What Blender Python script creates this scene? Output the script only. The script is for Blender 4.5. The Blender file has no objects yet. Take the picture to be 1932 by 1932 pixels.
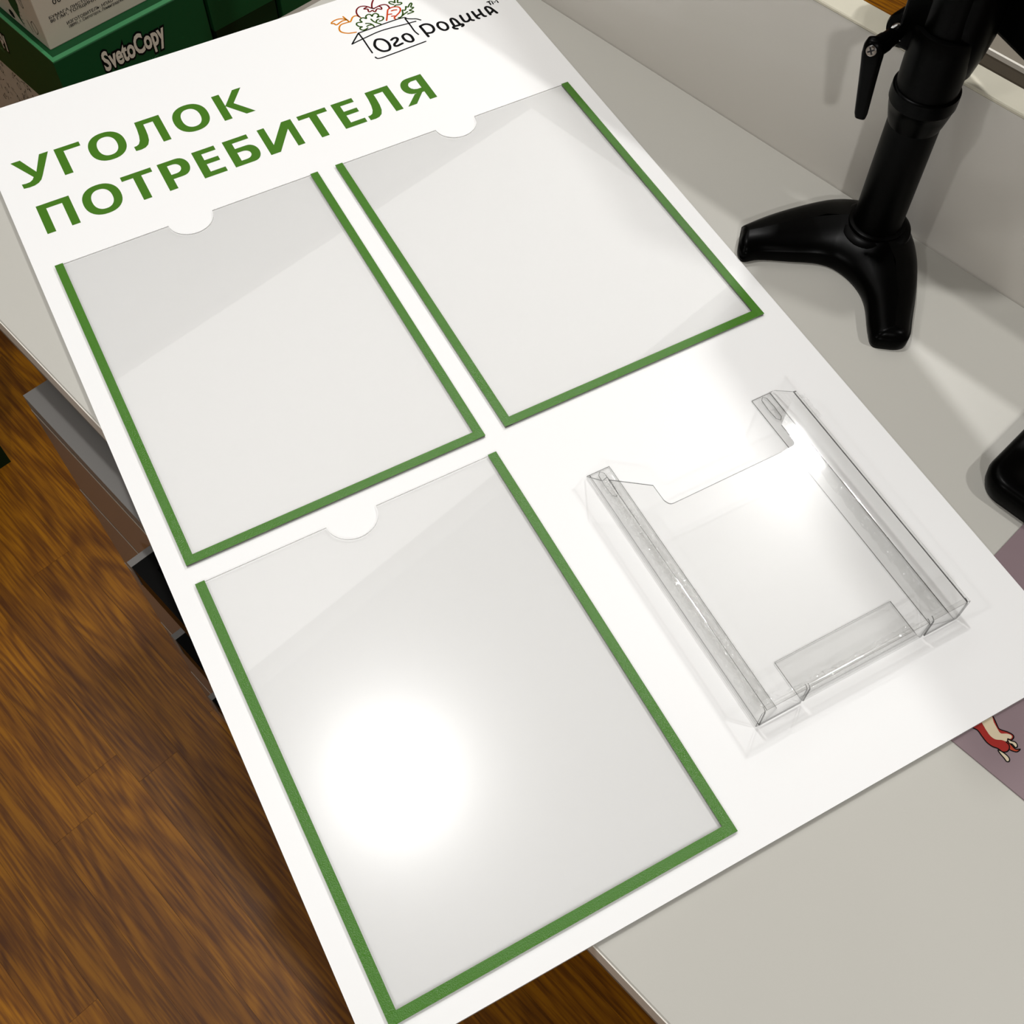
import bpy, bmesh, math, random, json
from mathutils import Vector, Matrix
random.seed(7)
S = bpy.context.scene
COL = S.collection

# ------------------------------------------------------------ camera
cam = bpy.data.cameras.new('camera'); co = bpy.data.objects.new('camera', cam); COL.objects.link(co)
cam.sensor_width = 36.0; cam.lens = 2149.59 / 1932 * 36.0; cam.clip_start = .02; cam.clip_end = 50
co.matrix_world = Matrix(((0.71998580, 0.59439041, -0.35821849, -0.0946),
                          (-0.69398843, 0.61612276, -0.37252222, -0.4121),
                          (-0.00071707, 0.51681019, 0.85609971, 1.4261), (0, 0, 0, 1)))
S.camera = co
# ------------------------------------------------------------ world, exposure
S.view_settings.view_transform = 'Standard'; S.view_settings.look = 'None'
S.view_settings.gamma = 1.0; S.view_settings.use_curve_mapping = False
S.view_settings.exposure = -0.20
w = bpy.data.worlds.new('world'); S.world = w; w.use_nodes = True
w.node_tree.nodes['Background'].inputs[0].default_value = (.8, .8, .8, 1)
w.node_tree.nodes['Background'].inputs[1].default_value = .05
S.cycles.max_bounces = 14; S.cycles.transparent_max_bounces = 24
S.cycles.transmission_bounces = 10; S.cycles.sample_clamp_indirect = 6

def area_light(name, loc, size, power, target, col=(1, .99, .975), size_y=None, spread=180):
    l = bpy.data.lights.new(name, 'AREA'); l.energy = power; l.color = col; l.spread = math.radians(spread)
    if size_y: l.shape = 'RECTANGLE'; l.size = size; l.size_y = size_y
    else: l.shape = 'DISK'; l.size = size
    o = bpy.data.objects.new(name, l); COL.objects.link(o); o.location = loc
    d = Vector(target) - Vector(loc); o.rotation_euler = d.to_track_quat('-Z', 'Y').to_euler()
    return o
# ceiling spots: (position, aim, power)
SPOTS = [((.32, .44, 2.86), (.28, .30, .75), 17),
         ((1.82, .34, 2.86), (.40, -.2, .75), 20),
         ((-1.65, .55, 2.86), (.20, -.1, .75), 9),
         ((-1.64, -1.95, 2.86), (.45, -.1, .75), 29),
         ((1.00, -1.75, 2.86), (.45, -.35, .75), 22)]
for i, (L, T, P) in enumerate(SPOTS):
    area_light('spot_bulb', L, .13, P, T)
area_light('panel_bulb', (1.1, 1.50, 2.935), 3.3, 22, (1.1, 1.50, 0), (1, .985, .96), 1.08)

DATA = json.loads('''{"logo":{"orange":[[[0.32791,0.48688],[0.32904,0.48122],[0.33021,0.47693],[0.33199,0.4778],[0.33454,0.48102],[0.33689,0.48253],[0.33955,0.48221],[0.34096,0.48035],[0.34171,0.47828]],[[0.32962,0.47999],[0.32757,0.48293],[0.32412,0.48523],[0.31986,0.48568],[0.31603,0.48453],[0.31436,0.48287],[0.31545,0.48192],[0.31641,0.48159],[0.31705,0.47924],[0.31853,0.47881],[0.32201,0.48041],[0.32523,0.48143],[0.32788,0.48111]],[[0.33021,0.47693],[0.32618,0.47726],[0.32222,0.4771],[0.31952,0.47537],[0.31746,0.47194],[0.31714,0.46805],[0.31908,0.46493],[0.32236,0.46236],[0.32572,0.46119],[0.32946,0.46027]]],"red":[[[0.34146,0.47897],[0.34089,0.48269],[0.34168,0.48735],[0.34412,0.49116],[0.34774,0.49295],[0.35137,0.49222],[0.35421,0.48976],[0.35616,0.48657],[0.35809,0.4846],[0.36105,0.48488],[0.36544,0.4858],[0.36915,0.48521],[0.37119,0.48347],[0.37181,0.48051],[0.37145,0.47791]],[[0.36293,0.49607],[0.36055,0.49311],[0.35852,0.48951],[0.35729,0.48596],[0.35837,0.48398]],[[0.35411,0.48953],[0.35161,0.48901],[0.34993,0.48804],[0.35287,0.48618],[0.35224,0.48355],[0.35257,0.48179],[0.35434,0.48196],[0.35599,0.48247],[0.35667,0.48025],[0.35773,0.47949],[0.35951,0.48151],[0.36155,0.48228],[0.36416,0.47995],[0.36514,0.48268],[0.36424,0.48504]]],"green":[[[0.34141,0.46091],[0.33902,0.45993],[0.33629,0.46003],[0.33476,0.46221],[0.33514,0.46427],[0.33759,0.46477],[0.33528,0.46646],[0.33425,0.46974],[0.33524,0.47195],[0.33731,0.47221],[0.34017,0.47113],[0.33976,0.47456],[0.34182,0.47666],[0.34419,0.47631],[0.34594,0.47399],[0.34683,0.4772],[0.3492,0.4787],[0.35128,0.47832],[0.35208,0.47576],[0.35203,0.47441],[0.35389,0.47664],[0.35661,0.47703],[0.35807,0.47468],[0.35757,0.47236],[0.35549,0.4709],[0.35858,0.4709],[0.3605,0.46895],[0.35993,0.46649],[0.35779,0.46489],[0.35503,0.465]],[[0.34944,0.4712],[0.34985,0.46777],[0.35126,0.46473],[0.35452,0.46024]],[[0.35576,0.46781],[0.3535,0.46719],[0.35188,0.46486]],[[0.34256,0.46775],[0.34564,0.46592],[0.34722,0.46325],[0.34757,0.46033]],[[0.34167,0.46331],[0.34419,0.46396],[0.34616,0.46336]],[[0.37699,0.4782],[0.3786,0.47921],[0.38037,0.47873],[0.383,0.47826],[0.38485,0.47914],[0.38447,0.48076],[0.38185,0.48188],[0.38319,0.48474],[0.38299,0.48673],[0.38144,0.48709],[0.37997,0.48458],[0.3795,0.48295],[0.37746,0.48592],[0.37512,0.48642],[0.37486,0.48403],[0.37735,0.48081]],[[0.37296,0.46116],[0.37479,0.46083],[0.37701,0.46194],[0.37943,0.46526],[0.3809,0.46958],[0.38277,0.46811],[0.38508,0.47059],[0.38605,0.47288],[0.38761,0.47111],[0.38994,0.4736],[0.39255,0.47548],[0.39266,0.47355],[0.38988,0.46989],[0.39198,0.46829],[0.38892,0.46667],[0.38663,0.46604],[0.38932,0.46274],[0.38617,0.46211],[0.38298,0.46197]],[[0.37701,0.46194],[0.38067,0.46367],[0.38416,0.46504]]],"carrot":[[[0.36136,0.46252],[0.36437,0.46779],[0.36743,0.47355],[0.36944,0.47665],[0.37253,0.47779],[0.37641,0.47758],[0.37914,0.47611],[0.38026,0.47365],[0.37931,0.47043],[0.37683,0.46758],[0.37204,0.46461],[0.36947,0.46276],[0.36946,0.46092]],[[0.37144,0.47326],[0.37386,0.47335],[0.37631,0.4725]],[[0.36656,0.46985],[0.36962,0.46913]],[[0.36818,0.46603],[0.37129,0.46482]]],"crate":[[[0.31914,0.44641],[0.33069,0.45808]],[[0.33069,0.45808],[0.34574,0.45877],[0.36285,0.45943],[0.3768,0.4591],[0.37934,0.45609],[0.38277,0.45379],[0.38683,0.45161],[0.38974,0.44822]],[[0.31914,0.44641],[0.32638,0.44786],[0.33593,0.44943],[0.34492,0.4509],[0.35346,0.45128],[0.36428,0.45046],[0.37497,0.44928],[0.38051,0.44905],[0.38481,0.44857]],[[0.33069,0.45808],[0.33087,0.44679],[0.33054,0.43632],[0.33037,0.4263]],[[0.37776,0.45694],[0.37788,0.4459],[0.37767,0.43605],[0.3788,0.43022]],[[0.33033,0.41961],[0.33079,0.41763],[0.33244,0.41648],[0.3372,0.4161],[0.35399,0.41671],[0.36209,0.4172],[0.38033,0.41805]]],"word":[[[0.33763,0.43738],[0.34048,0.44119],[0.3438,0.44119],[0.34703,0.43857],[0.34893,0.4331],[0.3484,0.42719],[0.34599,0.4232],[0.34252,0.42286],[0.33944,0.42451],[0.33704,0.42887],[0.33645,0.43359],[0.33763,0.43738]],[[0.35331,0.43476],[0.35587,0.43606],[0.35843,0.43558],[0.35892,0.43309],[0.35653,0.43036],[0.35365,0.42836],[0.35271,0.42576],[0.35492,0.42457],[0.35797,0.42515],[0.36041,0.42562]],[[0.36461,0.43451],[0.36713,0.43629],[0.3697,0.43581],[0.37153,0.43259],[0.37178,0.42843],[0.37092,0.42487],[0.36852,0.42394],[0.36602,0.42572],[0.36437,0.42928],[0.36461,0.43451]],[[0.38514,0.44019],[0.38547,0.43096],[0.38565,0.42323]],[[0.38514,0.44019],[0.38973,0.44091],[0.39332,0.43899],[0.39523,0.43478],[0.39447,0.42975],[0.39178,0.42713],[0.38924,0.42714],[0.38639,0.42822]],[[0.40038,0.43429],[0.40248,0.43681],[0.40553,0.43609],[0.40779,0.4326],[0.4078,0.42804],[0.40619,0.42482],[0.40307,0.42423],[0.40091,0.42675],[0.39991,0.43045],[0.40038,0.43429]],[[0.41969,0.42167],[0.42131,0.42262],[0.42136,0.42441],[0.41857,0.42454],[0.41471,0.42479],[0.41175,0.42456],[0.4122,0.42205],[0.41426,0.4205]],[[0.41354,0.42587],[0.41381,0.43211],[0.41494,0.43608],[0.41688,0.43596],[0.4185,0.43234],[0.41903,0.42657],[0.41983,0.42477]],[[0.42499,0.43668],[0.42469,0.43269],[0.42471,0.42764],[0.42615,0.42595],[0.4285,0.42606],[0.4311,0.42834],[0.43189,0.43159],[0.43216,0.43607]],[[0.43091,0.42798],[0.43175,0.42569],[0.43315,0.42449]],[[0.43753,0.43643],[0.43753,0.43134],[0.43774,0.42616],[0.43895,0.42459]],[[0.44448,0.43642],[0.44408,0.4306],[0.44447,0.42577],[0.44586,0.42456]],[[0.43882,0.4288],[0.44178,0.42952],[0.44416,0.42963]],[[0.45083,0.42467],[0.45065,0.42986],[0.45087,0.43532],[0.45296,0.43654],[0.45512,0.43398],[0.45639,0.42864],[0.4574,0.42392]],[[0.45132,0.42672],[0.45325,0.42707],[0.45571,0.429]]],"tm":[[[0.45643,0.44265],[0.4597,0.44277]],[[0.45818,0.44265],[0.4579,0.43763]],[[0.46045,0.43748],[0.46104,0.44253],[0.46285,0.43873],[0.4657,0.44192],[0.46559,0.43726]]]},"fox":{"red":[[0.28515,-0.42825],[0.29328,-0.43059],[0.30023,-0.43273],[0.29944,-0.43588],[0.29714,-0.43949],[0.29627,-0.44188],[0.29823,-0.44602],[0.29903,-0.44936],[0.29793,-0.45085],[0.29544,-0.45068],[0.29445,-0.44877],[0.29228,-0.44891],[0.29175,-0.45157],[0.28941,-0.45311],[0.28695,-0.45295],[0.28506,-0.45112],[0.28491,-0.44814],[0.28355,-0.44493],[0.28335,-0.44093],[0.28464,-0.43643],[0.28586,-0.43248]],"cream":[[0.29328,-0.43059],[0.29983,-0.433],[0.29753,-0.43663],[0.29532,-0.44096],[0.29454,-0.44278],[0.2947,-0.44422],[0.29693,-0.44636],[0.29804,-0.44872],[0.29733,-0.44996],[0.29556,-0.44984],[0.29468,-0.44836],[0.2926,-0.44922],[0.29117,-0.44656],[0.28871,-0.44355],[0.28845,-0.44011],[0.2896,-0.43673],[0.29061,-0.43449]],"tail":[[0.29244,-0.44906],[0.2932,-0.45011],[0.29286,-0.45264],[0.29241,-0.456],[0.29465,-0.45785],[0.29167,-0.4575],[0.29017,-0.45542],[0.28957,-0.45327],[0.29136,-0.45183]],"leg1":[[0.29425,-0.4489],[0.29489,-0.45079],[0.296,-0.45314],[0.29538,-0.45508],[0.29405,-0.45569],[0.29307,-0.45506],[0.29356,-0.45269],[0.29273,-0.45093]],"leg2":[[0.28414,-0.44866],[0.28494,-0.45069],[0.28521,-0.4541],[0.28453,-0.45658],[0.28283,-0.45744],[0.28173,-0.45639],[0.28233,-0.45446],[0.28315,-0.45086]]}}''')
# ------------------------------------------------------------ helpers
def lin(c):
    c /= 255.0
    return c / 12.92 if c <= .04045 else ((c + .055) / 1.055) ** 2.4
def rgb(r, g, b): return (lin(r), lin(g), lin(b), 1.0)

def mat(name, col, rough=.5, spec=.5, metal=0.0, noise=0.0, nscale=40, bump=0.0, bscale=200, coat=0.0):
    m = bpy.data.materials.new(name); m.use_nodes = True
    nt = m.node_tree; b = nt.nodes['Principled BSDF']
    b.inputs['Base Color'].default_value = col; b.inputs['Roughness'].default_value = rough
    b.inputs['Specular IOR Level'].default_value = spec; b.inputs['Metallic'].default_value = metal
    b.inputs['Coat Weight'].default_value = coat
    if noise or bump:
        tc = nt.nodes.new('ShaderNodeTexCoord')
    if noise:
        n = nt.nodes.new('ShaderNodeTexNoise'); n.inputs['Scale'].default_value = nscale; n.inputs['Detail'].default_value = 4
        nt.links.new(tc.outputs['Object'], n.inputs['Vector'])
        mx = nt.nodes.new('ShaderNodeMix'); mx.data_type = 'RGBA'
        mx.inputs[6].default_value = tuple(c * (1 - noise) for c in col[:3]) + (1,)
        mx.inputs[7].default_value = tuple(min(1, c * (1 + noise)) for c in col[:3]) + (1,)
        nt.links.new(n.outputs['Fac'], mx.inputs[0]); nt.links.new(mx.outputs[2], b.inputs['Base Color'])
    if bump:
        n2 = nt.nodes.new('ShaderNodeTexNoise'); n2.inputs['Scale'].default_value = bscale; n2.inputs['Detail'].default_value = 3
        nt.links.new(tc.outputs['Object'], n2.inputs['Vector'])
        bp = nt.nodes.new('ShaderNodeBump'); bp.inputs['Strength'].default_value = bump; bp.inputs['Distance'].default_value = .001
        nt.links.new(n2.outputs['Fac'], bp.inputs['Height']); nt.links.new(bp.outputs['Normal'], b.inputs['Normal'])
    return m

def clear_mat(name, tint=.985, rough=.03, wide=.0, ior=1.49, bump=0.0, bscale=30):
    """thin clear plastic: transparent plus fresnel gloss (one lobe sharp, one wide)"""
    m = bpy.data.materials.new(name); m.use_nodes = True; nt = m.node_tree
    for n in list(nt.nodes): nt.nodes.remove(n)
    out = nt.nodes.new('ShaderNodeOutputMaterial')
    tr = nt.nodes.new('ShaderNodeBsdfTransparent'); tr.inputs[0].default_value = (tint, tint, tint * .998, 1)
    g1 = nt.nodes.new('ShaderNodeBsdfGlossy'); g1.inputs['Roughness'].default_value = rough
    g2 = nt.nodes.new('ShaderNodeBsdfGlossy'); g2.inputs['Roughness'].default_value = .21
    mg = nt.nodes.new('ShaderNodeMixShader'); mg.inputs[0].default_value = wide
    nt.links.new(g1.outputs[0], mg.inputs[1]); nt.links.new(g2.outputs[0], mg.inputs[2])
    fr = nt.nodes.new('ShaderNodeFresnel'); fr.inputs[0].default_value = ior
    # same reflectance from both sides of the sheet
    geo = nt.nodes.new('ShaderNodeNewGeometry')
    mi = nt.nodes.new('ShaderNodeMix'); mi.data_type = 'FLOAT'
    mi.inputs[2].default_value = ior; mi.inputs[3].default_value = 1 / ior
    nt.links.new(geo.outputs['Backfacing'], mi.inputs[0]); nt.links.new(mi.outputs[0], fr.inputs[0])
    ms = nt.nodes.new('ShaderNodeMixShader')
    nt.links.new(fr.outputs[0], ms.inputs[0]); nt.links.new(tr.outputs[0], ms.inputs[1]); nt.links.new(mg.outputs[0], ms.inputs[2])
    if bump:
        tc = nt.nodes.new('ShaderNodeTexCoord'); n2 = nt.nodes.new('ShaderNodeTexNoise')
        n2.inputs['Scale'].default_value = bscale; n2.inputs['Detail'].default_value = 2
        nt.links.new(tc.outputs['Object'], n2.inputs['Vector'])
        bp = nt.nodes.new('ShaderNodeBump'); bp.inputs['Strength'].default_value = bump; bp.inputs['Distance'].default_value = .004
        nt.links.new(n2.outputs['Fac'], bp.inputs['Height'])
        for g in (g1, g2): nt.links.new(bp.outputs['Normal'], g.inputs['Normal'])
    nt.links.new(ms.outputs[0], out.inputs[0])
    return m

def edge_mat(name, col, tr=.5):
    """cut edge of clear plastic: partly transparent, darker"""
    m = bpy.data.materials.new(name); m.use_nodes = True; nt = m.node_tree
    b = nt.nodes['Principled BSDF']; b.inputs['Base Color'].default_value = col; b.inputs['Roughness'].default_value = .25
    out = nt.nodes['Material Output']
    t = nt.nodes.new('ShaderNodeBsdfTransparent'); ms = nt.nodes.new('ShaderNodeMixShader'); ms.inputs[0].default_value = tr
    nt.links.new(b.outputs[0], ms.inputs[1]); nt.links.new(t.outputs[0], ms.inputs[2]); nt.links.new(ms.outputs[0], out.inputs[0])
    return m

def wood_mat():
    m = bpy.data.materials.new('oak_laminate'); m.use_nodes = True; nt = m.node_tree; N = nt.nodes; Lk = nt.links
    b = N['Principled BSDF']; b.inputs['Roughness'].default_value = .42; b.inputs['Specular IOR Level'].default_value = .35
    tc = N.new('ShaderNodeTexCoord'); oi = N.new('ShaderNodeObjectInfo')
    mp = N.new('ShaderNodeMapping'); mp.inputs['Scale'].default_value = (1.0, .15, 1)
    ad = N.new('ShaderNodeVectorMath'); ad.operation = 'ADD'
    cm = N.new('ShaderNodeVectorMath'); cm.operation = 'SCALE'; cm.inputs[0].default_value = (13.7, 7.1, 3.3)
    Lk.new(oi.outputs['Random'], cm.inputs['Scale']); Lk.new(tc.outputs['Object'], ad.inputs[0]); Lk.new(cm.outputs[0], ad.inputs[1])
    Lk.new(ad.outputs[0], mp.inputs['Vector'])
    # cathedral rings: distorted bands
    n1 = N.new('ShaderNodeTexNoise'); n1.inputs['Scale'].default_value = 9; n1.inputs['Detail'].default_value = 1.5; n1.inputs['Distortion'].default_value = .5
    Lk.new(mp.outputs[0], n1.inputs['Vector'])
    mu = N.new('ShaderNodeMath'); mu.operation = 'MULTIPLY'; mu.inputs[1].default_value = 95
    si = N.new('ShaderNodeMath'); si.operation = 'SINE'; Lk.new(n1.outputs['Fac'], mu.inputs[0]); Lk.new(mu.outputs[0], si.inputs[0])
    r1 = N.new('ShaderNodeValToRGB'); r1.color_ramp.elements[0].position = .0; r1.color_ramp.elements[1].position = .75
    r1.color_ramp.elements[0].color = (0, 0, 0, 1); r1.color_ramp.elements[1].color = (1, 1, 1, 1)
    ma = N.new('ShaderNodeMath'); ma.operation = 'MULTIPLY_ADD'; ma.inputs[1].default_value = .5; ma.inputs[2].default_value = .5
    Lk.new(si.outputs[0], ma.inputs[0]); Lk.new(ma.outputs[0], r1.inputs[0])
    # fine pores
    mp2 = N.new('ShaderNodeMapping'); mp2.inputs['Scale'].default_value = (1, .05, 1); Lk.new(ad.outputs[0], mp2.inputs['Vector'])
    n2 = N.new('ShaderNodeTexNoise'); n2.inputs['Scale'].default_value = 260; n2.inputs['Detail'].default_value = 3; Lk.new(mp2.outputs[0], n2.inputs['Vector'])
    n3 = N.new('ShaderNodeTexNoise'); n3.inputs['Scale'].default_value = 26; n3.inputs['Detail'].default_value = 5; Lk.new(mp.outputs[0], n3.inputs['Vector'])
    c1 = N.new('ShaderNodeMix'); c1.data_type = 'RGBA'; c1.inputs[6].default_value = rgb(122, 72, 0); c1.inputs[7].default_value = rgb(190, 124, 6)
    Lk.new(n3.outputs['Fac'], c1.inputs[0])
    c2 = N.new('ShaderNodeMix'); c2.data_type = 'RGBA'; c2.blend_type = 'MULTIPLY'; c2.inputs[7].default_value = (.45, .36, .30, 1)
    iv = N.new('ShaderNodeMath'); iv.operation = 'SUBTRACT'; iv.inputs[0].default_value = 1; Lk.new(r1.outputs[0], iv.inputs[1])
    sc = N.new('ShaderNodeMath'); sc.operation = 'MULTIPLY'; sc.inputs[1].default_value = .6; Lk.new(iv.outputs[0], sc.inputs[0])
    Lk.new(sc.outputs[0], c2.inputs[0]); Lk.new(c1.outputs[2], c2.inputs[6])
    r2 = N.new('ShaderNodeValToRGB'); r2.color_ramp.elements[0].position = .38; r2.color_ramp.elements[1].position = .60
    r2.color_ramp.elements[0].color = (.52, .45, .36, 1); r2.color_ramp.elements[1].color = (1, 1, 1, 1); Lk.new(n2.outputs['Fac'], r2.inputs[0])
    c3 = N.new('ShaderNodeMix'); c3.data_type = 'RGBA'; c3.blend_type = 'MULTIPLY'; c3.inputs[0].default_value = 1.0
    Lk.new(c2.outputs[2], c3.inputs[6]); Lk.new(r2.outputs[0], c3.inputs[7])
    # plank to plank tone
    hv = N.new('ShaderNodeHueSaturation'); ml = N.new('ShaderNodeMath'); ml.operation = 'MULTIPLY_ADD'; ml.inputs[1].default_value = .30; ml.inputs[2].default_value = .85
    Lk.new(oi.outputs['Random'], ml.inputs[0]); Lk.new(ml.outputs[0], hv.inputs['Value']); Lk.new(c3.outputs[2], hv.inputs['Color'])
    hv.inputs['Saturation'].default_value = 1.08
    Lk.new(hv.outputs[0], b.inputs['Base Color'])
    return m

def link(name, me, parent=None, loc=None):
    o = bpy.data.objects.new(name, me); COL.objects.link(o)
    if parent: o.parent = parent
    if loc: o.location = loc
    return o
def mk(name, verts, faces, mats, parent=None, loc=None, smooth=False, fm=None):
    me = bpy.data.meshes.new(name); me.from_pydata([tuple(v) for v in verts], [], faces)
    if not isinstance(mats, (list, tuple)): mats = [mats]
    for m in mats: me.materials.append(m)
    if fm:
        for p, i in zip(me.polygons, fm): p.material_index = i
    if smooth:
        for p in me.polygons: p.use_smooth = True
    me.validate(); me.update()
    return link(name, me, parent, loc)
def from_bm(name, bm, mats, parent=None, loc=None, smooth=False):
    me = bpy.data.meshes.new(name); bmesh.ops.recalc_face_normals(bm, faces=bm.faces); bm.to_mesh(me); bm.free()
    if not isinstance(mats, (list, tuple)): mats = [mats]
    for m in mats: me.materials.append(m)
    if smooth:
        for p in me.polygons: p.use_smooth = True
    return link(name, me, parent, loc)
def box(name, a, b, m, parent=None, bevel=0.0, seg=2, smooth=False):
    """box between corners a and b; origin at its base centre"""
    cx, cy, cz = (a[0] + b[0]) / 2, (a[1] + b[1]) / 2, a[2]
    bm = bmesh.new(); bmesh.ops.create_cube(bm, size=1)
    for v in bm.verts:
        v.co = Vector((v.co.x * (b[0] - a[0]), v.co.y * (b[1] - a[1]), (v.co.z + .5) * (b[2] - a[2])))
    if bevel: bmesh.ops.bevel(bm, geom=bm.edges[:], offset=bevel, segments=seg, affect='EDGES', profile=.5)
    return from_bm(name, bm, m, parent, (cx, cy, cz), smooth)
def prism(name, pts, z0, z1, mats, parent=None, loc=None, side=0):
    """flat polygon with thickness; side faces take material index side"""
    n = len(pts)
    area = sum(pts[i][0] * pts[(i + 1) % n][1] - pts[(i + 1) % n][0] * pts[i][1] for i in range(n))
    if area < 0: pts = pts[::-1]
    v = [(x, y, z0) for x, y in pts] + [(x, y, z1) for x, y in pts]
    f = [tuple(range(n))[::-1], tuple(range(n, 2 * n))] + [(i, (i + 1) % n, n + (i + 1) % n, n + i) for i in range(n)]
    return mk(name, v, f, mats, parent, loc, fm=[0, 0] + [side] * n)
def lathe(name, prof, m, parent=None, loc=None, seg=48, frame=None):
    """prof: (r, z) from bottom to top around z; frame: 3x3 turning z elsewhere"""
    v = []; f = []
    for r, z in prof:
        for k in range(seg):
            a = 2 * math.pi * k / seg; p = Vector((r * math.cos(a), r * math.sin(a), z))
            v.append(frame @ p if frame else p)
    for i in range(len(prof) - 1):
        for k in range(seg):
            k2 = (k + 1) % seg; f.append((i * seg + k, i * seg + k2, (i + 1) * seg + k2, (i + 1) * seg + k))
    f.append(tuple(range(seg))[::-1]); f.append(tuple((len(prof) - 1) * seg + k for k in range(seg)))
    o = mk(name, v, f, m, parent, loc)
    for p in o.data.polygons: p.use_smooth = len(p.vertices) == 4
    # sharp creases where the profile turns hard
    md = o.modifiers.new('edge', 'EDGE_SPLIT'); md.split_angle = math.radians(38)
    return o
def axis_frame(d):
    return Vector(d).to_track_quat('Z', 'Y').to_matrix()
def catmull(P, n=6, closed=False):
    P = [Vector((p[0], p[1], 0)) for p in P]; out = []; N = len(P)
    rng = range(N) if closed else range(N - 1)
    for i in rng:
        if closed: p0, p1, p2, p3 = P[i - 1], P[i], P[(i + 1) % N], P[(i + 2) % N]
        else: p0, p1, p2, p3 = P[max(i - 1, 0)], P[i], P[i + 1], P[min(i + 2, N - 1)]
        for k in range(n):
            t = k / n
            out.append(.5 * ((2 * p1) + (p2 - p0) * t + (2 * p0 - 5 * p1 + 4 * p2 - p3) * t * t + (3 * p1 - p0 - 3 * p2 + p3) * t ** 3))
    if not closed: out.append(P[-1])
    return out
def ribbons(name, strokes, wd, z, m, parent, smooth=5):
    """flat printed pen strokes of width wd, round ended"""
    V = []; F = []
    for s in strokes:
        closed = s[0] == s[-1] and len(s) > 3
        pts = catmull(s[:-1] if closed else s, smooth, closed)
        if closed: pts.append(pts[0])
        n = len(pts); base = len(V)
        for i, p in enumerate(pts):
            if closed: d = pts[1] - pts[-2] if i in (0, n - 1) else pts[i + 1] - pts[i - 1]
            else: d = pts[min(i + 1, n - 1)] - pts[max(i - 1, 0)]
            if d.length < 1e-9: d = Vector((1, 0, 0))
            d.normalize(); q = Vector((-d.y, d.x, 0)) * wd / 2
            V += [(p.x + q.x, p.y + q.y, z), (p.x - q.x, p.y - q.y, z)]
        F += [(base + 2 * i + 1, base + 2 * i + 3, base + 2 * i + 2, base + 2 * i) for i in range(n - 1)]
        if not closed:
            for p in (pts[0], pts[-1]):
                b0 = len(V)
                V += [(p.x + wd / 2 * math.cos(a * math.pi / 4), p.y + wd / 2 * math.sin(a * math.pi / 4), z + 2e-6) for a in range(8)]
                F.append(tuple(range(b0, b0 + 8)))
    return mk(name, V, F, m, parent)
def outline_mesh(name, loops_list, z, m, parent, matrix=None, bevel=None):
    """fills letter outlines (each entry: outer loop and its holes) through 2D curves"""
    V = []; F = []
    for loops in loops_list:
        cu = bpy.data.curves.new('tmp', 'CURVE'); cu.dimensions = '2D'; cu.fill_mode = 'FRONT'
        for lp in loops:
            sp = cu.splines.new('POLY'); sp.points.add(len(lp) - 1); sp.use_cyclic_u = True
            for q, (x, y) in zip(sp.points, lp): q.co = (x, y, 0, 1)
        ob = bpy.data.objects.new('tmp', cu); COL.objects.link(ob)
        dg = bpy.context.evaluated_depsgraph_get(); dg.update()
        me = ob.evaluated_get(dg).to_mesh(); b = len(V)
        V += [(v.co.x, v.co.y, z) for v in me.vertices]; F += [tuple(i + b for i in p.vertices) for p in me.polygons]
        ob.evaluated_get(dg).to_mesh_clear(); bpy.data.objects.remove(ob); bpy.data.curves.remove(cu)
    return mk(name, V, F, m, parent)
def text_mesh(name, body, height, width, m, parent, M4, offset=0.0, lift=0.0, box_from=None):
    """text turned into a flat mesh, scaled to width x height, placed by matrix M4 (x right, y up, z out)"""
    def grab(off):
        cu = bpy.data.curves.new('tmp', 'FONT'); cu.body = body; cu.offset = off; cu.resolution_u = 3
        ob = bpy.data.objects.new('tmp', cu); COL.objects.link(ob)
        dg = bpy.context.evaluated_depsgraph_get(); dg.update(); me = ob.evaluated_get(dg).to_mesh()
        r = ([v.co.copy() for v in me.vertices], [tuple(p.vertices) for p in me.polygons])
        ob.evaluated_get(dg).to_mesh_clear(); bpy.data.objects.remove(ob); bpy.data.curves.remove(cu); return r
    v0, _ = grab(0.0); V, F = grab(offset)
    x0 = min(v.x for v in v0); x1 = max(v.x for v in v0); y0 = min(v.y for v in v0); y1 = max(v.y for v in v0)
    sx = width / (x1 - x0); sy = height / (y1 - y0)
    return mk(name, [M4 @ Vector(((v.x - x0) * sx, (v.y - y0) * sy, lift)) for v in V], F, m, parent)
def empty(name, loc, label, cat, group=None, rz=0):
    o = bpy.data.objects.new(name, None); COL.objects.link(o); o.location = loc; o.rotation_euler = (0, 0, rz)
    o.empty_display_size = .05; o['label'] = label; o['category'] = cat
    if group: o['group'] = group
    return o
def structure(o): o['kind'] = 'structure'; return o
def under(ch, par):
    """parent keeping the world place (par has no rotation)"""
    ch.location = Vector(ch.location) - Vector(par.location); ch.parent = par; return ch

# ------------------------------------------------------------ materials
M_board = mat('white_pvc', rgb(246, 246, 245), .38, .4)
M_green = mat('green_film', rgb(60, 118, 2), .27, .5, bump=.35, bscale=1500)
M_ink = mat('green_print', rgb(62, 114, 8), .5, .3)
M_black_ink = mat('black_print', rgb(6, 6, 6), .6, .1)
M_clear = clear_mat('clear_acrylic', .951, .018, .42)
M_cedge = edge_mat('acrylic_edge', rgb(150, 150, 146), .35)
M_spacer = edge_mat('foam_spacer', rgb(120, 122, 112), .1)
M_desk = mat('grey_laminate', rgb(191, 189, 181), .33, .45, noise=.03, nscale=7, bump=.04, bscale=900)
M_deskedge = mat('desk_edge_band', rgb(226, 222, 212), .4)
M_part = mat('partition_laminate', rgb(214, 210, 202), .18, .5, noise=.015, nscale=4)
M_rail = mat('cream_rail', rgb(215, 210, 190), .5, .4, noise=.08, nscale=45)
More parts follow.
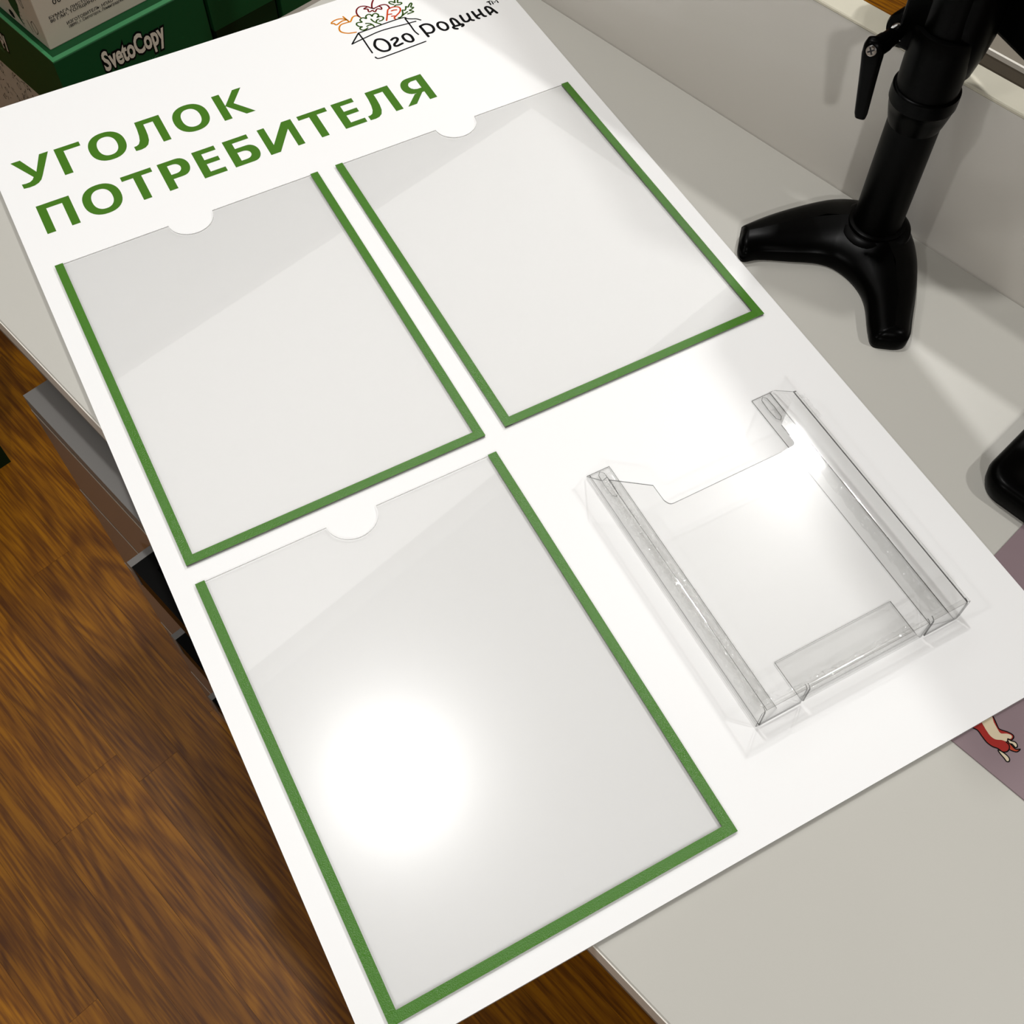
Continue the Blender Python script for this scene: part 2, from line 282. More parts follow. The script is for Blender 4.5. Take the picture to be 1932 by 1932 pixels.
M_fascia = mat('fascia_grey', rgb(128, 122, 112), .5)
M_ped = mat('pedestal_grey', rgb(118, 116, 113), .45)
M_pedf = mat('drawer_front', rgb(128, 116, 110), .30)
M_seam = mat('drawer_edge', rgb(190, 180, 165), .5)
M_blk = mat('black_plastic', (.0007, .0007, .0006, 1), .30, .05)
M_blk2 = mat('black_satin', (.0008, .0008, .0007, 1), .38, .05)
M_chrome = mat('chrome', (.8, .8, .8, 1), .12, metal=1)
M_slot = mat('screw_slot', (.01, .01, .01, 1), .6)
M_mat = mat('mauve_mat', rgb(134, 116, 120), .42, .4, noise=.02, nscale=30)
M_card_g = mat('green_carton', rgb(14, 66, 32), .55, .2, noise=.06, nscale=25)
M_card_gl = mat('green_carton_rim', rgb(60, 132, 84), .4)
M_card_dk = mat('dark_green_carton', rgb(6, 38, 16), .55, .2)
M_card_w = mat('pale_carton', rgb(196, 186, 168), .5, noise=.03, nscale=50)
M_cream = mat('cream_print', rgb(205, 197, 180), .5)
M_wood = wood_mat()
M_wall = mat('wall_paint', rgb(205, 200, 190), .8)
M_wallg = mat('dark_wall', rgb(120, 112, 102), .8)
M_ceil = mat('ceiling_paint', rgb(120, 118, 114), .9)
M_subfl = mat('floor_base', rgb(40, 26, 12), .8)
M_hold = clear_mat('clear_holder', .988, .03, .22, 1.58, bump=.06, bscale=14)
M_hedge = edge_mat('holder_edge', rgb(60, 60, 58), .25)
M_hfold = edge_mat('holder_fold', rgb(235, 235, 232), .35)
M_tape = clear_mat('crumpled_tape', .97, .06, .3, 1.7, bump=1.0, bscale=160)
M_lampw = mat('lamp_white', rgb(235, 235, 232), .5)
M_grey = mat('grey_case', rgb(120, 112, 98), .5)

# ------------------------------------------------------------ room
structure(box('floor', (-2.7, -3.2, -.02), (3.4, 4.2, -.003), M_wood))
floor = bpy.data.objects['floor']
W = .0605; X0 = -.303
for i in range(-16, 12):
    x = X0 + i * W; y = -1.6 + random.random() * .3
    ends = {1: [.2555], 0: [.4180], 3: [.2490], 2: [.3000]}.get(i)
    if ends: y = ends[0] - 1.5
    k = 0
    while y < 2.0 and k < 6:
        L = (.75 if ends else .60 + .30 * random.random())
        p = box('plank', (x + .00012, y + .00012, -.003), (x + W - .00012, y + L - .00012, 0), M_wood)
        under(p, floor); y += L; k += 1
structure(box('wall_left', (-2.8, -3.2, -.02), (-2.7, 4.2, 3.1), M_wall))
structure(box('wall_right', (3.4, -3.2, -.02), (3.5, 4.2, 3.1), M_wallg))
structure(box('wall_back', (-2.8, 4.2, -.02), (3.5, 4.3, 3.1), M_wallg))
structure(box('wall_front', (-2.8, -3.3, -.02), (3.5, -3.2, 3.1), M_wall))
structure(box('ceiling', (-2.8, -3.3, 3.0), (3.5, 4.3, 3.1), M_ceil))
for i, (L, T, P) in enumerate(SPOTS):
    e = empty('ceiling_spotlight', L, ['white ceiling spotlight straight above the board', 'white ceiling spotlight above the far side of the partition',
              'white ceiling spotlight over the wooden floor', 'white ceiling spotlight far behind the camera on the left', 'white ceiling spotlight above the near end of the desk'][i], 'spotlight', 'ceiling spotlights')
    d = (Vector(T) - Vector(L)).normalized(); fr = axis_frame(d)
    lathe('lamp_can', [(.085, -.10), (.085, .012), (.079, .012), (.079, -.012), (.012, -.012)], M_lampw, e, None, 40, fr)
    lathe('lamp_stem', [(.012, .0), (.012, 3.0 - L[2])], M_lampw, e, None, 16)
e = empty('ceiling_panel_light', (1.1, 1.50, 2.94), 'long white panel light set across the ceiling', 'ceiling light')
box('panel_frame', (-1.68, -.57, .002), (1.68, .57, .06), M_lampw, e)

# ------------------------------------------------------------ desk (top at z = .75)
DX0, DX1, DY0, DY1 = .0236, .6036, -1.5, .4187
desk = empty('reception_desk', (.3, -.5, 0), 'long light grey laminate desk that the white board lies on', 'desk')
def dk(o): return under(o, desk)
dk(box('worktop', (DX0, DY0, .7285), (DX1, DY1, .75), [M_desk], bevel=.0008, seg=1))
dk(box('edge_band', (DX0 - .0008, DY0, .7300), (DX0, DY1, .7490), M_deskedge))
dk(box('front_fascia', (DX0 + .003, DY0, .703), (DX0 + .021, DY1, .7285), M_fascia))
dk(box('end_panel', (DX0 + .30, DY1, .0), (DX1, DY1 + .0075, .7480), M_fascia))
dk(box('modesty_panel', (.55, DY0, .12), (.566, DY1, .7285), M_fascia))

part = empty('partition_panel', (.6156, -.5, 0), 'upright grey laminate partition along the back of the desk with a cream cap', 'partition')
under(box('panel', (.6040, -1.5, .0), (.6270, .430, .8915), M_part), part)
under(box('cap_rail', (.6036, -1.5, .8915), (.6278, .430, .8945), M_rail, bevel=.0008, seg=1), part)

cab = empty('grey_cabinet', (.98, -.60, 0), 'low grey cabinet on the far side of the partition behind the black stand', 'cabinet')
under(box('body', (.78, -1.3, 0), (1.2, -.052, .785), M_grey), cab)
under(box('top_panel', (.778, -1.302, .785), (1.202, -.050, .80), M_grey), cab)
under(box('edge_strip', (.7775, -1.302, .7960), (.7800, -.050, .8003), M_deskedge), cab)

# ------------------------------------------------------------ pedestal under the desk
ped = empty('drawer_pedestal', (.28, .05, 0), 'grey drawer pedestal pushed under the desk with black bar handles', 'drawer unit')
PY0, PY1, PX = -.15, .2512, .0048
under(box('carcass', (PX + .018, PY0, 0), (.5, PY1, .683), M_ped), ped)
under(box('top_panel', (PX, PY0, .683), (.5, PY1, .700), M_ped), ped)
for k in range(5):
    z1 = .6820 - .1375 * k + (0 if k else 0)
    z1 = [.6820, .5615, .4240, .2865, .1490][k]; z0 = [.5635, .4260, .2885, .1510, .02][k]
    dr = under(box('drawer', (PX, PY0 + .001, z0), (PX + .018, PY1 - .0005, z1), M_pedf), ped)
    under(box('edge_strip', (PX - .0004, PY0 + .001, z1 - .0025), (PX + .0002, PY1 - .0005, z1), M_seam), dr); bpy.data.objects
    es = dr.children[-1]; es.location = Vector(es.location) - Vector(ped.location)
    hz = [.651, .5174, .3767, .239, .101][k]
    base = Vector(ped.location) + Vector(dr.location)
    y0 = .0996; t = .0062
    def H(nm, a, b, m):
        o = box(nm, a, b, m); o.location = Vector(o.location) - base; o.parent = dr; return o
    H('handle_cap', (-.0166, y0 - t, hz - .030), (PX, y0, hz), M_ped)
    # black U: left arm, bar, right arm in one piece
    bm = bmesh.new()
    for a, b in (((-.0160, y0 - t - .015, hz - .030), (PX, y0 - t, hz - .0005)),
                 ((-.0160, -.115, hz - .030), (-.0030, y0 - t - .015, hz - .0005)),
                 ((-.0160, -.127, hz - .030), (PX, -.115, hz - .0005))):
        r = bmesh.ops.create_cube(bm, size=1)
        for v in r['verts']:
            v.co = Vector(((a[0] + b[0]) / 2 + v.co.x * (b[0] - a[0]), (a[1] + b[1]) / 2 + v.co.y * (b[1] - a[1]), (a[2] + b[2]) / 2 + v.co.z * (b[2] - a[2]))) - base
    o = from_bm('handle', bm, M_blk2, dr)
    o['label'] = 'black square bar handle'

# ------------------------------------------------------------ mat on the desk with printed animal legs
dm = empty('desk_mat', (.45, -.62, .75), 'mauve desk mat under the board corner, printed with a red animal', 'desk mat')
box('sheet', (.2690 - .45, -.28, 0), (.5900 - .45, -.3695 + .62, .0010), M_mat, dm, bevel=.0002, seg=1)
FOX = DATA['fox']
cols = dict(red=rgb(150, 22, 8), cream=rgb(205, 190, 160), tail=rgb(168, 52, 14), leg1=rgb(205, 190, 160), leg2=rgb(205, 190, 160))
zz = .00112
for nm in ('tail', 'leg2', 'red', 'cream', 'leg1'):
    P = [(x - .45, y + .62) for x, y in FOX[nm]]
    sm = [(p.x, p.y) for p in catmull(P, 3, True)]
    o = outline_mesh('printed_patch', [[sm]], zz, mat('print_' + nm, cols[nm], .45), dm)
    if nm in ('red', 'tail', 'leg1', 'leg2'):
        ribbons('printed_outline', [P + [P[0]]], .00075, zz + .00003, M_black_ink, dm, 3)
    zz += .00005

# ------------------------------------------------------------ information board
RZ = -math.radians(15.80786)
BT = .0030                                              # panel thickness, its top is at z = .754
board = empty('information_board', (0, 0, .751), 'large white consumer information board with green lettering and three clear pockets', 'board', rz=RZ)
bx0, bx1, by0, by1 = -.0157, .4819, -.3357, .5126
p = prism('panel', [(bx0, by0), (bx1, by0), (bx1, by1), (bx0, by1)], 0, BT, [M_board, mat('panel_edge', rgb(170, 170, 168), .5)], board, side=1)
ZT = BT + .00008
def ell(x0, x1, y0, y1, n=40, e=2.25):
    cx, cy, a, b = (x0 + x1) / 2, (y0 + y1) / 2, (x1 - x0) / 2, (y1 - y0) / 2; r = []
    for k in range(n):
        t = 2 * math.pi * k / n; c, s = math.cos(t), math.sin(t)
        r.append((cx + a * math.copysign(abs(c) ** (2 / e), c), cy + b * math.copysign(abs(s) ** (2 / e), s)))
    return r
def bowl(x0, x1, y0, y1, n=14):
    """D shape: straight at x0, half superellipse to x1"""
    xm = x0 + (x1 - x0) * .42; b = (y1 - y0) / 2; cy = (y0 + y1) / 2; r = [(x0, y0)]
    for k in range(n + 1):
        t = -math.pi / 2 + math.pi * k / n; r.append((xm + (x1 - xm) * math.cos(t) ** .9 if abs(math.cos(t)) > 1e-6 else xm, cy + b * math.sin(t)))
    r.append((x0, y1)); return r
def O(x0, x1, base): return [ell(x0, x1, base - .0007, base + .0355), ell(x0 + .0074, x1 - .0072, base + .0054, base + .0294)]
def Lk(dx, dy):
    P = [(.1089, .4386), (.1309, .4386), (.1309, .4037), (.1239, .4037), (.1238, .4328), (.1153, .4328), (.1151, .4255), (.1145, .4180), (.1133, .4115), (.1110, .4066),
         (.1078, .4041), (.1040, .4033), (.0993, .4036), (.0992, .4093), (.1016, .4094), (.1040, .4108), (.1060, .4145), (.1074, .4205), (.1084, .4290)]
    return [[(x + dx, y + dy) for x, y in P]]
def E(x):
    w = .0202; b = .3445; t = .3791
    return [[(x, t), (x + w - .0001, t), (x + w - .0001, t - .0056), (x + .0071, t - .0056), (x + .0071, .3655), (x + w - .001, .3655), (x + w - .001, .3600), (x + .0071, .3600), (x + .0071, b + .0056), (x + w, b + .0056), (x + w, b), (x, b)]]
def T(x0, x1): c = (x0 + x1) / 2; return [[(x0, .3790), (x1, .3790), (x1, .3734), (c + .0035, .3734), (c + .0035, .3444), (c - .0036, .3444), (c - .0036, .3734), (x0, .3734)]]
glyphs = [
 [[(.0004, .4390), (.0085, .4390), (.0172, .4192), (.0250, .4390), (.0328, .4390), (.0207, .4125), (.0183, .4080), (.0152, .4052), (.0115, .4037), (.0070, .4034), (.0024, .4041), (.0021, .4098), (.0055, .4092), (.0090, .4095), (.0116, .4112), (.0134, .4140)]],
 [[(.0374, .4386), (.0594, .4386), (.0594, .4330), (.0446, .4330), (.0446, .4037), (.0374, .4037)]],
 O(.0637, .0953, .4040), Lk(0, 0), O(.1392, .1704, .4040),
 [[(.1795, .4386), (.1866, .4386), (.1866, .4221), (.1870, .4221), (.1992, .4387), (.2072, .4387), (.1944, .4218), (.2079, .4036), (.1997, .4036), (.1870, .4208), (.1866, .4208), (.1866, .4036), (.1795, .4036)]],
 [[(.0050, .3791), (.0326, .3791), (.0326, .3442), (.0255, .3442), (.0255, .3732), (.0122, .3732), (.0122, .3442), (.0050, .3442)]],
 O(.0403, .0722, .3446), T(.0767, .1032),
 [[(.1088, .3442), (.1160, .3442), (.1160, .3562)] + bowl(.1180, .1337, .3562, .3790)[1:] + [(.1088, .3790)], bowl(.1160, .1262, .3618, .3734)],
 E(.1395),
 [[(.1671, .3446), (.1671, .3791), (.1893, .3791), (.1893, .3735), (.1743, .3735), (.1743, .3662)] + bowl(.1780, .1924, .3446, .3662)[1:-1][::-1], bowl(.1743, .1848, .3501, .3608)],
 [[(.1990, .3791), (.2055, .3791), (.2055, .3552), (.2216, .3791), (.2303, .3791), (.2303, .3446), (.2239, .3446), (.2239, .3686), (.2078, .3446), (.1990, .3446)]],
 T(.2359, .2627), E(.2682), Lk(.1923, -.0591),
 [[(.3561, .3448), (.3561, .3794)] + [(.7053 - x, y) for x, y in bowl(.3560, .3728, .3576, .3794)[::-1]][1:-1] + [(.3400, .3572), (.3278, .3448), (.3363, .3448), (.3471, .3566), (.3491, .3566), (.3491, .3448)],
  [(.3491, .3740), (.3440, .3740), (.3412, .3728), (.3398, .3706), (.3396, .3680), (.3404, .3656), (.3422, .3636), (.3450, .3625), (.3491, .3625)]],
]
outline_mesh('title_lettering', glyphs, ZT, M_ink, board)
LG = DATA['logo']
ribbons('printed_crate', LG['crate'], 0.00150, ZT, M_black_ink, board)
o = ribbons('printed_wordmark', LG['word'], .00255, ZT, M_black_ink, board)
ribbons('printed_trademark', LG['tm'], .00140, ZT, M_black_ink, board, 1)
for nm, c in (('orange', rgb(206, 124, 0)), ('red', rgb(112, 0, 8)), ('green', rgb(48, 80, 8)), ('carrot', rgb(196, 62, 8))):
    ribbons('printed_vegetable', LG[nm], .00155, ZT, mat('ink_' + nm, c, .6, .1), board)
# clear pockets with green edge strips
PW, PH, PS = .225, .3053, .0066
for (ox, oy) in ((0, 0), (.2410, 0), (.0002, -.3211)):
    pts = [(.0004, .0004), (PW - .0004, .0004), (PW - .0004, PH - .0008)]
    r = .0187; cx = .1125
    pts += [(cx + r * math.cos(a), PH - .0008 - .95 * r * math.sin(a)) for a in [math.pi * k / 22 for k in range(23)]]
    pts += [(.0004, PH - .0008)]
    sh = prism('document_pocket', [(x + ox, y + oy) for x, y in pts], BT + .0012, BT + .0022, [M_clear, M_cedge], board, side=1)
    for a, b in (((0, 0), (PS, PH)), ((PW - PS, 0), (PW, PH)), ((0, 0), (PW, PS))):
        hz = .00005 if a[0] == 0 and b[0] > .1 else 0
        s = box('green_edge_strip', (a[0] + ox, a[1] + oy, BT + .0021), (b[0] + ox, b[1] + oy, BT + .0024 + hz), M_green, sh)
        s2 = box('spacer_strip', (a[0] + ox + .0003, a[1] + oy + .0003, BT), (b[0] + ox - .0003, b[1] + oy - .0003, BT + .0012), M_spacer, sh)

# ------------------------------------------------------------ clear leaflet holder on the board
HX0, HX1, HYb, HYt, HYf, HH = .271, .4300, -.2727, -.0640, -.0848, .0262
hol = empty('leaflet_holder', (0, 0, .75405), 'empty clear plastic leaflet holder lying on the right half of the board', 'leaflet holder', rz=RZ)
th = .0011
HR = .0030
def sweep(name, prof, y0f, y1f, m, parent):
    """bent sheet: centre line prof in (x, z), run from y0f(z) to y1f(z), thickness th"""
    n = len(prof); A = []; Bp = []
    for i, (x, z) in enumerate(prof):
        p = prof[max(i - 1, 0)]; q = prof[min(i + 1, n - 1)]
        dx, dz = q[0] - p[0], q[1] - p[1]; L = math.hypot(dx, dz) or 1; nx, nz = -dz / L * th / 2, dx / L * th / 2
        A.append((x + nx, z + nz)); Bp.append((x - nx, z - nz))
    ring = A + Bp[::-1]; V = []; N = len(ring)
    for f in (y0f, y1f):
        V += [(x, f(z), z) for x, z in ring]
    F = [(i, (i + 1) % N, N + (i + 1) % N, N + i) for i in range(N)]
    fm = [1 if i in (n - 1, N - 1) else 0 for i in range(N)]
    for i in range(n - 1):
        F.append((i + 1, i, N - 1 - i, N - 2 - i)); fm.append(1)
        F.append((N + i, N + i + 1, 2 * N - 2 - i, 2 * N - 1 - i)); fm.append(1)
    o = mk(name, V, F, m, parent, fm=fm)
    for p in o.data.polygons:
        if p.material_index == 0: p.use_smooth = True
    md = o.modifiers.new('edge', 'EDGE_SPLIT'); md.split_angle = math.radians(50)
    return o
HM = [M_hold, M_hedge]
FPT = [(HX0 + HR, HYb), (HX1 - HR, HYb), (HX1 - HR, -.0862), (.4028, -.1043), (.4028, -.1190)]
FPT += [(.3988 + .004 * math.cos(a), -.1190 - .004 * math.sin(a)) for a in (.4, .8, 1.2, 1.57)]
FPT += [(.3028 - .004 * math.sin(a), -.1190 - .004 * math.cos(a)) for a in (0, .4, .8, 1.2)]
FPT += [(.2982, -.1180), (.2980, -.1046), (HX0 + HR, -.0867)]
prism('front_panel', FPT, HH - th / 2, HH + th / 2, HM, hol, side=1)
def ytop(z): return HYt - .0205 * min(1, max(0, (z - .002) / .022))
for sg, xb in ((1, HX0), (-1, HX1)):
    arc0 = [(xb + sg * (HR - HR * math.sin(a)), .0009 + HR - HR * math.cos(a)) for a in (0, .4, .8, 1.2, 1.57)]
    arc1 = [(xb + sg * (HR - HR * math.cos(a)), HH - HR + HR * math.sin(a)) for a in (0, .4, .8, 1.2, 1.57)]
    sweep('side_wall', arc0 + arc1, lambda z: HYb, ytop, HM, hol)
    xi = .0190
    fl = [(xb + sg * HR, HYb), (xb + sg * xi, HYb + .004), (xb + sg * xi, HYt), (xb + sg * HR, HYt)]
    rf = prism('rear_flange', fl, .0003, .0003 + th, HM, hol, side=1)
    # screw slot (a raised rim) at the upper end of each flange
    sx = xb + sg * .0105
    sl = [(sx - .0022, HYt - .022), (sx + .0022, HYt - .022), (sx + .0022, HYt - .0035), (sx - .0022, HYt - .0035)]
    ribbons('slot', [sl + [sl[0]]], .0005, .0003 + th + .0002, M_hedge, rf, 2)
# bottom: wall with tongue, and a corner tab at either end
def bsweep(name, x0, x1, prof, m):
    o = sweep(name, prof, lambda z: x0, lambda z: x1, m, hol)
    for v in o.data.vertices: v.co = Vector((v.co.y, v.co.x, v.co.z))
    o.data.flip_normals(); return o
a5 = (0, .4, .8, 1.2, 1.57)
bw = [(HYb + HR - HR * math.sin(a), .0009 + HR - HR * math.cos(a)) for a in a5] + [(HYb + HR - HR * math.cos(a) - .0, HH - .0016 - HR + HR * math.sin(a)) for a in a5]
bsweep('bottom_wall', .3065, .3985, bw, HM)
prism('bottom_tongue', [(.3065, HYb + HR), (.3985, HYb + HR), (.3985, -.2425), (.3065, -.2425)], .0005, .0005 + th, HM, hol, side=1)
ct = [(HYb + HR - HR * math.cos(a), HH - HR + HR * math.sin(a)) for a in a5]
for x0, x1 in ((HX0 + .0022, .3040), (.4010, HX1 - .0022)):
    bsweep('corner_tab', x0, x1, [(HYb - .0002, .0030)] + ct, HM)
# crumpled clear tape along the folds
def tape(pts, wd, amp, n, seed):
    rnd = random.Random(seed); V = []; F = []; m = 5
    for i in range(n + 1):
        t = i / n; c = Vector(pts[0]).lerp(Vector(pts[1]), t); d = (Vector(pts[1]) - Vector(pts[0])).normalized(); q = Vector((-d.y, d.x, 0))
        for j in range(m):
            V.append(c + q * wd * (j / (m - 1) - .5 + .12 * (rnd.random() - .5)) + Vector((0, 0, abs(rnd.gauss(0, amp)))))
    for i in range(n):
        for j in range(m - 1):
            a = i * m + j; F.append((a, a + 1, a + m + 1, a + m))
    o = mk('adhesive_tape', V, F, M_tape, hol, smooth=True); return o
tape(((.2812, -.070, .0019), (.2824, -.265, .0019)), .013, .0026, 60, 1)
tape(((.2790, -.071, .0030), (.2832, -.262, .0060)), .008, .0030, 70, 2)
tape(((.4218, -.078, .0020), (.4212, -.262, .0020)), .010, .0012, 50, 3)
tape(((.3000, -.2665, .0040), (.4000, -.2660, .0040)), .007, .0024, 50, 4)
tape(((.4320, -.0880, HH - .003), (.4325, -.1100, HH - .004)), .004, .0010, 16, 5)

# ------------------------------------------------------------ stand
CX, CY = .5690, -.1368
st = empty('display_stand', (CX, CY, .75), 'black monitor stand with round pole and clamp lever standing by the partition', 'stand')
OUT = [(.4824, -.0782), (.4850, -.0700), (.4931, -.0640), (.5010, -.0590), (.5064, -.0582), (.5323, -.0658), (.5621, -.0790), (.5836, -.0930), (.5955, -.1080), (.6005, -.1230), (.6010, -.1390), (.5985, -.1500), (.5900, -.1625),
       (.5734, -.1780), (.5480, -.1955), (.5220, -.2105), (.5070, -.2190), (.4985, -.2180), (.4910, -.2100), (.4865, -.2010), (.4953, -.1905), (.5145, -.1729), (.5245, -.1559), (.5275, -.1368), (.5232, -.1215), (.5092, -.1041), (.4935, -.0860)]
op = catmull(OUT, 5, True)
spine = [Vector(p) for p in ((.4985, -.0680, 0), (.530, -.0860, 0), (.552, -.1020, 0), (.5684, -.1354, 0), (.550, -.1700, 0), (.528, -.1900, 0), (.5010, -.2070, 0))]
def near(p):
    best = None
    for a, b in zip(spine, spine[1:]):
        t = max(0, min(1, (p - a).dot(b - a) / (b - a).length_squared)); q = a + (b - a) * t
        if best is None or (q - p).length < (best - p).length: best = q
    return best
V = []; F = []; n = len(op)
layers = [(.03, 0), (.0, .003), (0, .0100), (.06, .0140), (.14, .0160), (.26, .0178), (.45, .0195), (.75, .0205), (1.0, .0208)]
for t, z in layers:
    for p in op:
        s = near(p); q = p.lerp(s, t); d = math.hypot(q.x - CX, q.y - CY)
        hgt = z + (max(0, t) ** .7) * .011 * math.exp(-(d / .034) ** 2)
        if z > .01: hgt -= .0035 * min(1, d / .09)
        V.append((q.x - CX, q.y - CY, hgt))
for i in range(len(layers) - 1):
    for k in range(n):
        F.append((i * n + k, i * n + (k + 1) % n, (i + 1) * n + (k + 1) % n, (i + 1) * n + k))
F.append(tuple(range(n))[::-1])
mk('base', V, F, M_blk, st, smooth=True)
lathe('base_collar', [(.0292, .014), (.0275, .0225), (.0245, .0248), (.0222, .0254), (.0220, .0282), (.0202, .0290), (.0190, .0292)], M_blk, st)
lathe('pole', [(.0189, .028), (.0189, .134)], M_blk2, st)
lathe('collar', [(.0190, .1245), (.0203, .1290), (.0220, .1365), (.0231, .1430), (.0237, .1437), (.0238, .1490), (.0236, .1540), (.0228, .1547), (.0218, .1552)], M_blk, st)
lathe('clamp_barrel', [(.0216, .155), (.0219, .168), (.0222, .190), (.0222, .2000), (.0214, .2017), (.0180, .2025)], M_blk2, st)
lathe('upper_tube', [(.0183, .202), (.0183, .262)], M_blk, st)
side = Vector((.3781, -.9258, 0)); view = Vector((.9258, .3781, 0))
br = lathe('clamp_bracket', [(.0120, .1600), (.0160, .1680), (.0195, .1850), (.0215, .2000), (.0222, .2180), (.0222, .245)], M_blk, st, side * .0085 + view * .006)
# clamp lever: lug on the barrel, shaft towards the viewer, lever hanging down
def WP(v): return Vector(v) - Vector((CX, CY, .75))
lug = WP((.5579, -.1104, .9395)); end = WP((.5256, -.1107, .9420))
ax = (end - lug); fr = axis_frame(ax)
lathe('clamp_lug', [(.0118, -.016), (.0124, -.013), (.0124, -.001), (.0112, .001)], M_blk, st, lug, 40, fr)
box('lug_block', lug + Vector((-.004, -.022, -.010)), lug + Vector((.012, .002, .034)), M_blk, st, bevel=.003, seg=3)
lathe('shaft_ring', [(.0058, .0), (.0064, .0005), (.0064, .0022), (.0056, .0027)], M_chrome, st, lug + ax.normalized() * .001, 32, fr)
lathe('lever_shaft', [(.0044, .0), (.0044, .012)], M_blk, st, lug, 24, fr)
La = ax.length
lv = empty_part = lathe('lever', [(.0052, .0), (.0060, .0015), (.0060, .010), (.0066, .0105), (.0066, La - .010)], M_blk, st, lug + ax.normalized() * .010, 36, fr)
# lever arm: tapered rounded bar, top at the hub
bm = bmesh.new(); secs = []
tip = WP((.5276, -.1155, .8885)); top = end + Vector((0, 0, .0005)); D = (tip - top)
sx = side; sy = view
for t, a, b in ((-.14, .0028, .0022), (-.11, .0052, .0042), (-.04, .0068, .0056), (.06, .0072, .0060), (.2, .0066, .0058), (.45, .0058, .0050), (.7, .0051, .0045), (.92, .0045, .0040), (.98, .0038, .0034), (1.0, .0022, .0020)):
    c = top + D * t; secs.append([bm.verts.new(c + sx * (a * math.copysign(abs(math.cos(q)) ** .7, math.cos(q))) + sy * (b * math.copysign(abs(math.sin(q)) ** .7, math.sin(q)))) for q in [2 * math.pi * k / 24 for k in range(24)]])
for s0, s1 in zip(secs, secs[1:]):
    for k in range(24): bm.faces.new((s0[k], s0[(k + 1) % 24], s1[(k + 1) % 24], s1[k]))
bm.faces.new(secs[0][::-1]); bm.faces.new(secs[-1])
arm = from_bm('lever_arm', bm, M_blk, st, None, True)
vdir = (Vector(co.location) - (Vector((CX, CY, .75)) + end)).normalized(); vf = axis_frame((vdir * .75 + ax.normalized() * .5).normalized())
sc = lathe('screw', [(.0038, -.003), (.0038, .0062), (.0034, .0070), (.0020, .0074)], M_chrome, arm, end, 28, vf)
for rr in (.6, 2.17):
    q = vf @ Matrix.Rotation(rr, 3, 'Z')
    bm = bmesh.new(); bmesh.ops.create_cube(bm, size=1)
    for v in bm.verts: v.co = end + q @ Vector((v.co.x * .0048, v.co.y * .0011, .0073 + v.co.z * .0006))
    from_bm('screw_slot', bm, M_slot, arm)

# monitor carried by the stand (only its lower edge dips into view)
mo = empty('monitor', (.5500, -.2000, .940), 'black display housing above the stand at the upper right corner', 'monitor', rz=math.atan2(.933, .36) )
box('housing', (-.11, -.062, 0), (.19, -.029, .19), M_blk2, mo, bevel=.004, seg=3)
box('mount_plate', (.02, -.0289, .065), (.11, -.0262, .14), M_blk, mo, bevel=.001, seg=1)
box('screen', (-.102, -.0630, .010), (.182, -.0621, .182), mat('screen_glass', (.004, .004, .005, 1), .12), mo)

# ------------------------------------------------------------ black device at the right edge
dv = empty('black_device', (.56, -.43, .75), 'black rounded plastic device base at the right edge of the desk', 'device')
def rrect(x0, x1, y0, y1, r, n=8):
    P = []
    for cx, cy, a0 in ((x1 - r, y1 - r, 0), (x0 + r, y1 - r, 90), (x0 + r, y0 + r, 180), (x1 - r, y0 + r, 270)):
        for k in range(n + 1):
            a = math.radians(a0 + 90 * k / n); P.append((cx + r * math.cos(a), cy + r * math.sin(a)))
    return P
def layered(name, rows, m, parent, cap=True):
    V = []; F = []
    for P, z in rows: V += [(x, y, z) for x, y in P]
    n = len(rows[0][0])
    for i in range(len(rows) - 1):
        for k in range(n): F.append((i * n + k, i * n + (k + 1) % n, (i + 1) * n + (k + 1) % n, (i + 1) * n + k))
    F.append(tuple(range(n))[::-1]); F.append(tuple((len(rows) - 1) * n + k for k in range(n)))
    return mk(name, V, F, m, parent, smooth=False)
ddx, ddy = -.56, .43
def rr_(i, r): return rrect(.4335 + ddx + i, .5950 + ddx - i, -.540 + ddy + i, -.3265 + ddy - i, r)
o = layered('body', [(rr_(.0025, .0175), 0), (rr_(.0010, .019), .004), (rr_(.0, .020), .012), (rr_(.0012, .019), .0165), (rr_(.0040, .017), .0190), (rr_(.0065, .015), .0198), (rr_(.0190, .010), .0192), (rr_(.0200, .009), .0185), (rr_(.0215, .0085), .0120), (rr_(.040, .006), .0118)], M_blk, dv)
for p in o.data.polygons: p.use_smooth = True
md = o.modifiers.new('edge', 'EDGE_SPLIT'); md.split_angle = math.radians(40)
layered('inset_ridge', [(rr_(.026, .006), .0118), (rr_(.0265, .006), .0142), (rr_(.0275, .006), .0146), (rr_(.060, .004), .0146)], M_blk2, dv)

# ------------------------------------------------------------ paper cartons beyond the desk
def front_frame(x, y, z): return Matrix(((1, 0, 0, x), (0, 0, -1, y), (0, 1, 0, z), (0, 0, 0, 1)))
def left_frame(x, y, z): return Matrix(((0, 0, -1, x), (-1, 0, 0, y), (0, 1, 0, z), (0, 0, 0, 1)))
def doodles(parent, x, y0, y1, z0, z1, n, seed):
    rnd = random.Random(seed); S_ = []
    for _ in range(n):
        cy, cz = y0 + (y1 - y0) * rnd.random(), z0 + (z1 - z0) * rnd.random(); L = .003 + .006 * rnd.random(); a = rnd.random() * 3.1
        S_.append([(cy, cz), (cy + L * math.cos(a), cz + L * math.sin(a))] if rnd.random() < .6 else
                  [(cy, cz), (cy + L * .5, cz + L * .6), (cy + L, cz), (cy + L * .5, cz - L * .6), (cy, cz)])
    o = ribbons('printed_doodles', S_, .0009, 0, M_black_ink, parent, 3)
    for v in o.data.vertices: v.co = Vector((x - .00015 - abs(v.co.z) , v.co.x, v.co.y))
    return o
FX, FY = .3121, .7908
LOGO = 'SvetoCopy'
